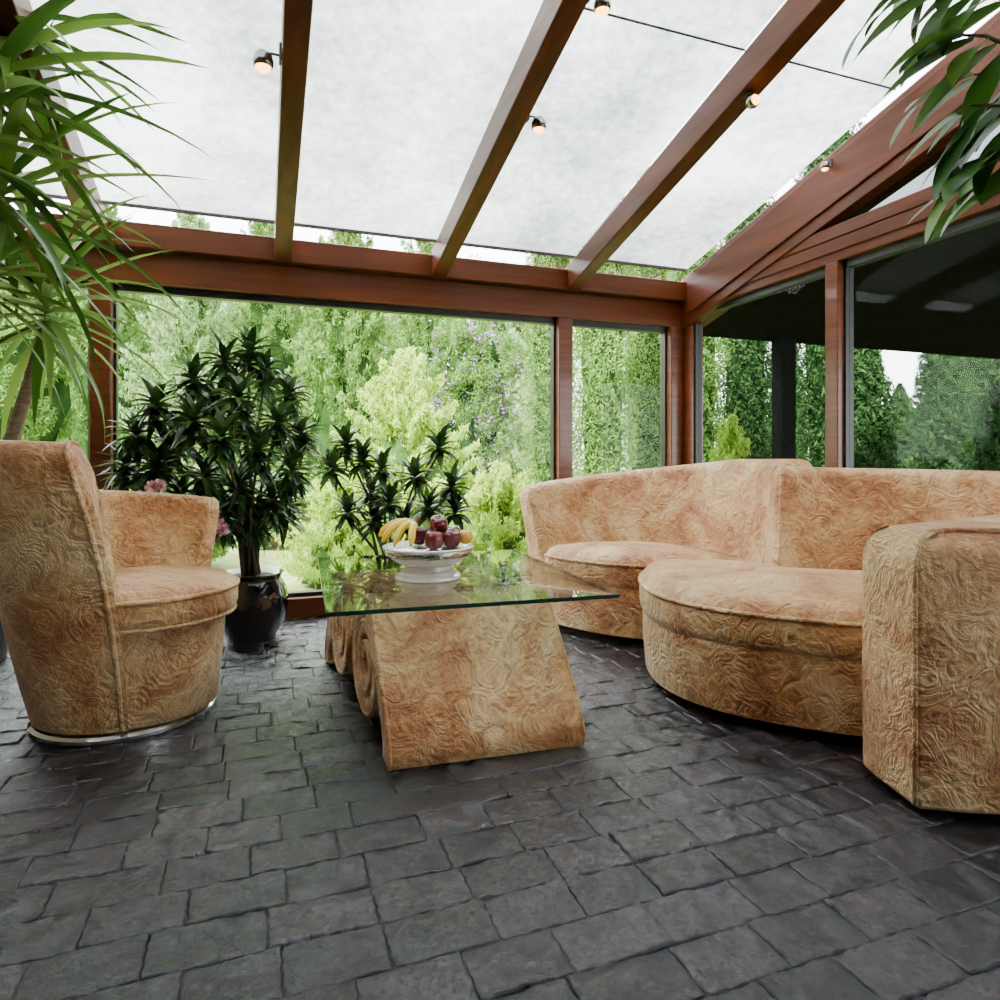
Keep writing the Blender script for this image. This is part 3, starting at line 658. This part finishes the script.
rosette(fo, cr[3], 22, .56, .047, rg, -.8, .4, .7, None, .06)
rosette(fo, cr[4], 24, .56, .051, rg, -.7, .8, .7, None, .14)
rosette(fo, cr[5], 26, .60, .046, rg, -.7, 1., .8, 3.70, .16)
fo.V = [Vector((max(v.x, -1.66), min(v.y, 3.76), min(v.z, zg(v.y)-.01))) for v in fo.V]
mk('foliage', fo, M_yucca, y1, 180, 0, False)
pc = Vector((-.04, 3.46, 0)); d1 = thing('rosette_plant', 'bushy dark green rosette plant in a glossy black pot by the window', 'plant', pc)
pot(d1, pc, [(.08, 0), (.11, 0), (.118, .006), (.118, .018), (.148, .06), (.172, .13), (.175, .19), (.163, .25), (.142, .285), (.138, .295), (.148, .312), (.154, .32), (.142, .32), (.13, .3), (.08, .29)], M_pot, .13, .305)
sm = MB(); fo = MB()
tips = [(225, 366, 3.1), (265, 376, 3.25), (290, 400, 3.3), (194, 384, 3.1), (156, 410, 3.0), (238, 402, 2.95), (278, 428, 3.1), (300, 440, 3.3), (136, 440, 3.05), (193, 426, 2.9), (222, 442, 2.85), (258, 455, 3.0), (156, 472, 3.0), (205, 482, 2.95), (292, 475, 3.2), (240, 492, 3.05), (128, 470, 3.15), (180, 440, 3.3), (250, 356, 3.2), (180, 504, 3.05), (272, 504, 3.15), (146, 500, 3.1), (225, 520, 3.1), (255, 524, 3.2), (285, 512, 3.3), (215, 410, 3.25), (245, 425, 3.3), (170, 455, 3.15)]
for i, q in enumerate(tips):
    p = at(*q); p.y = min(p.y, 3.5)
    b = pc+Vector((rg.uniform(-.04, .04), rg.uniform(-.04, .04), .3)); m1 = b.lerp(p, .5)+Vector(((pc.x-p.x)*.3, 0, .03))
    sm.tube([b, b.lerp(m1, .5)+Vector((0, 0, .05)), m1, p.lerp(m1, .3), p], [.011, .009, .008, .007, .006], 6)
    rosette(fo, p, 36, .15, .039, rg, -.8, 1.3, .85, 3.72)
    rosette(fo, p-Vector((0, 0, .06)), 14, .14, .039, rg, -.7, .5, .8, 3.72)
mk('stem', sm, M_stem, d1, 180); mk('foliage', fo, M_drac, d1, 180, 0, False)
pc = Vector((.62, 3.42, 0)); d2 = thing('rosette_plant', 'smaller rosette plant behind the fruit bowl and glass table', 'plant', pc)
pot(d2, pc, [(.07, 0), (.1, 0), (.105, .006), (.128, .2), (.132, .22), (.122, .22), (.115, .2), (.07, .19)], M_terra, .114, .205)
sm = MB(); fo = MB()
for q in [(346, 450, 3.3), (332, 474, 3.2), (382, 474, 3.3), (439, 453, 3.3), (415, 482, 3.2), (452, 492, 3.3), (390, 508, 3.2), (348, 518, 3.2), (428, 512, 3.35), (372, 498, 3.4), (362, 466, 3.25), (455, 517, 3.3), (375, 528, 3.2), (405, 530, 3.25)]:
    p = at(*q); p.y = min(p.y, 3.52)
    b = pc+Vector((rg.uniform(-.03, .03), rg.uniform(-.03, .03), .2)); m1 = b.lerp(p, .55)+Vector(((pc.x-p.x)*.25, 0, .0))
    sm.tube([b, m1, p], [.009, .008, .006], 6)
    rosette(fo, p, 32, .130, .039, rg, -.7, 1.35, .75, 3.72)
mk('stem', sm, M_stem, d2, 180); mk('foliage', fo, M_drac, d2, 180, 0, False)
pc = Vector((-.50, 3.38, 0)); fl = thing('flowering_plant', 'pot of pink flowers half hidden behind the armchair', 'plant', pc)
pot(fl, pc, [(.07, 0), (.09, 0), (.11, .17), (.115, .19), (.105, .19), (.1, .17), (.07, .16)], M_terra, .1, .175)
rng = np.random.default_rng(5)
mkleaf('foliage', np.array(pc)+np.array([.02, 0, .45])+rng.normal(size=(500, 3))*np.array([.09, .06, .11]), .035, M_pinkleaf, fl, rng)
for q in [(160, 485, 2.85), (152, 488, 2.85), (217, 522, 2.95), (222, 530, 2.92)]:
    p = at(*q)
    mk('stem', MB().tube([pc+Vector((0, 0, .18)), pc.lerp(p, .6)+Vector((0, 0, .1)), p], .004, 5), M_pinkleaf, fl)
    mkleaf('flower', np.array(p)+np.clip(rng.normal(size=(90, 3))*.011, -.021, .021), .013, M_pink, fl, rng, .7)
pc = Vector((2.28, .60, 0)); fi = thing('broad_leaf_plant', 'tall plant whose broad glossy leaves hang into the top right corner', 'plant', pc)
pot(fi, pc, [(.1, 0), (.13, 0), (.138, .01), (.165, .28), (.172, .3), (.16, .3), (.15, .27), (.1, .26)], M_terra, .148, .285)
sm = MB(); fo = MB(); tp = Vector((2.22, .66, 1.75))
sm.tube([pc+Vector((0, 0, .27)), pc+Vector((-.02, .02, 1.0)), tp], [.024, .02, .016], 8)
for (a, b_) in [((1010, 0, 1.5), (900, -10, 1.5)), ((1020, 50, 1.45), (950, 35, 1.45)), ((1030, 120, 1.4), (972, 105, 1.42)), ((1000, -20, 1.6), (940, -30, 1.6)), ((1040, 165, 1.4), (990, 150, 1.4)), ((1020, 85, 1.6), (962, 75, 1.62))]:
    pa_, pb_ = at(*a), at(*b_); pts = [tp.lerp(pa_, .5), pa_, pa_.lerp(pb_, .5)+Vector((0, 0, .015)), pb_]
    sm.tube([tp]+pts, [.010, .007, .005, .004, .0025], 6)
    for k in range(7):
        f = k/6; o = pa_.lerp(pb_, f)
        azb = math.atan2(pb_.y-pa_.y, pb_.x-pa_.x)
        az = azb+(1.0 if k % 2 else -1.0)*rg.uniform(.1, .9)*(1-f*.7)
        leaf(fo, o, az, rg.uniform(-1.0, -.2), rg.uniform(.18, .25), rg.uniform(.062, .080), rg.uniform(.3, .8), 8, 'broad', .12, rg)
mk('stem', sm, M_stem, fi, 180); mk('foliage', fo, M_ficus, fi, 180, 0, False)

# ------------------------------------------------------------------ spotlights
M_bulb = emis('warm_bulb', (1, .40, .08), 12)
def spot(loc, label):
    r = thing('ceiling_spotlight', label, 'spotlight', loc, 'round spotlights on the rafters'); l = Vector(loc)
    mk('mounting_plate', MB().box(l.x-.008, l.x, l.y-.02, l.y+.02, l.z-.03, l.z+.03), M_black, r, 0, .002)
    mk('arm', MB().tube([l+Vector((-.006, 0, -.005)), l+Vector((-.04, 0, -.005)), l+Vector((-.055, 0, -.02))], .005, 8), M_lamp, r)
    h = l+Vector((-.06, 0, -.035)); pr = [(.006, .036), (.02, .030), (.031, .016), (.035, 0), (.034, -.012), (.031, -.022), (.028, -.024), (.028, -.018)]
    b = mk('lamp_body', MB().lathe(pr, h, 28), M_lamp, r, 60)
    mk('bulb', MB().lathe([(0, -.012), (.027, -.012), (.026, -.026), (.018, -.036), (0, -.042)], h, 24), M_bulb, b, 60)
    return r
x1, x2, x3 = XB[2], XB[3], XB[4]
s0 = spot((x1-.045, 2.43, zr(2.43)+.03), 'ball spotlight on the leftmost visible rafter')
q = dup(s0, (x2+.045, 2.49, zr(2.49)+.035), math.pi, 'lit ball spotlight lower down on the middle rafter'); q.scale = (.9,)*3
q = dup(s0, (x2+.045, 1.95, zr(1.95)+.035), math.pi, 'ball spotlight at the top edge on the middle rafter'); q.scale = (.85,)*3
q = dup(s0, (x3-.01, 2.14, zr(2.14)), 0, 'lit ball spotlight under the rafter nearest the gable'); q.rotation_euler = (0, -math.pi/2, -math.pi/2); q.scale = (.75,)*3
q = dup(s0, (2.664, 2.52, zr(2.52)+.11), 0, 'small lit ball spotlight on the sloping gable beam'); q.scale = (.6,)*3

# ------------------------------------------------------------------ light, camera
w = bpy.data.worlds.new('World'); S.world = w; w.use_nodes = True
nt = w.node_tree; bg = nt.nodes['Background']; bg.inputs[0].default_value = (.95, .98, 1, 1); bg.inputs[1].default_value = 15.
sl_ = bpy.data.lights.new('sun', 'SUN'); sl_.energy = 36.; sl_.angle = R(12); sl_.color = (1, .95, .86)
so = bpy.data.objects.new('sun', sl_); C.objects.link(so); so.rotation_euler = (R(26), R(-40), 0)
cam = bpy.data.cameras.new('camera'); co = bpy.data.objects.new('camera', cam); C.objects.link(co)
co.location = (0, 0, H); co.rotation_euler = (R(90), 0, R(-20)); cam.sensor_width = 36; cam.lens = 36*FP/1000; cam.shift_y = -.04; cam.clip_start = .05
S.camera = co
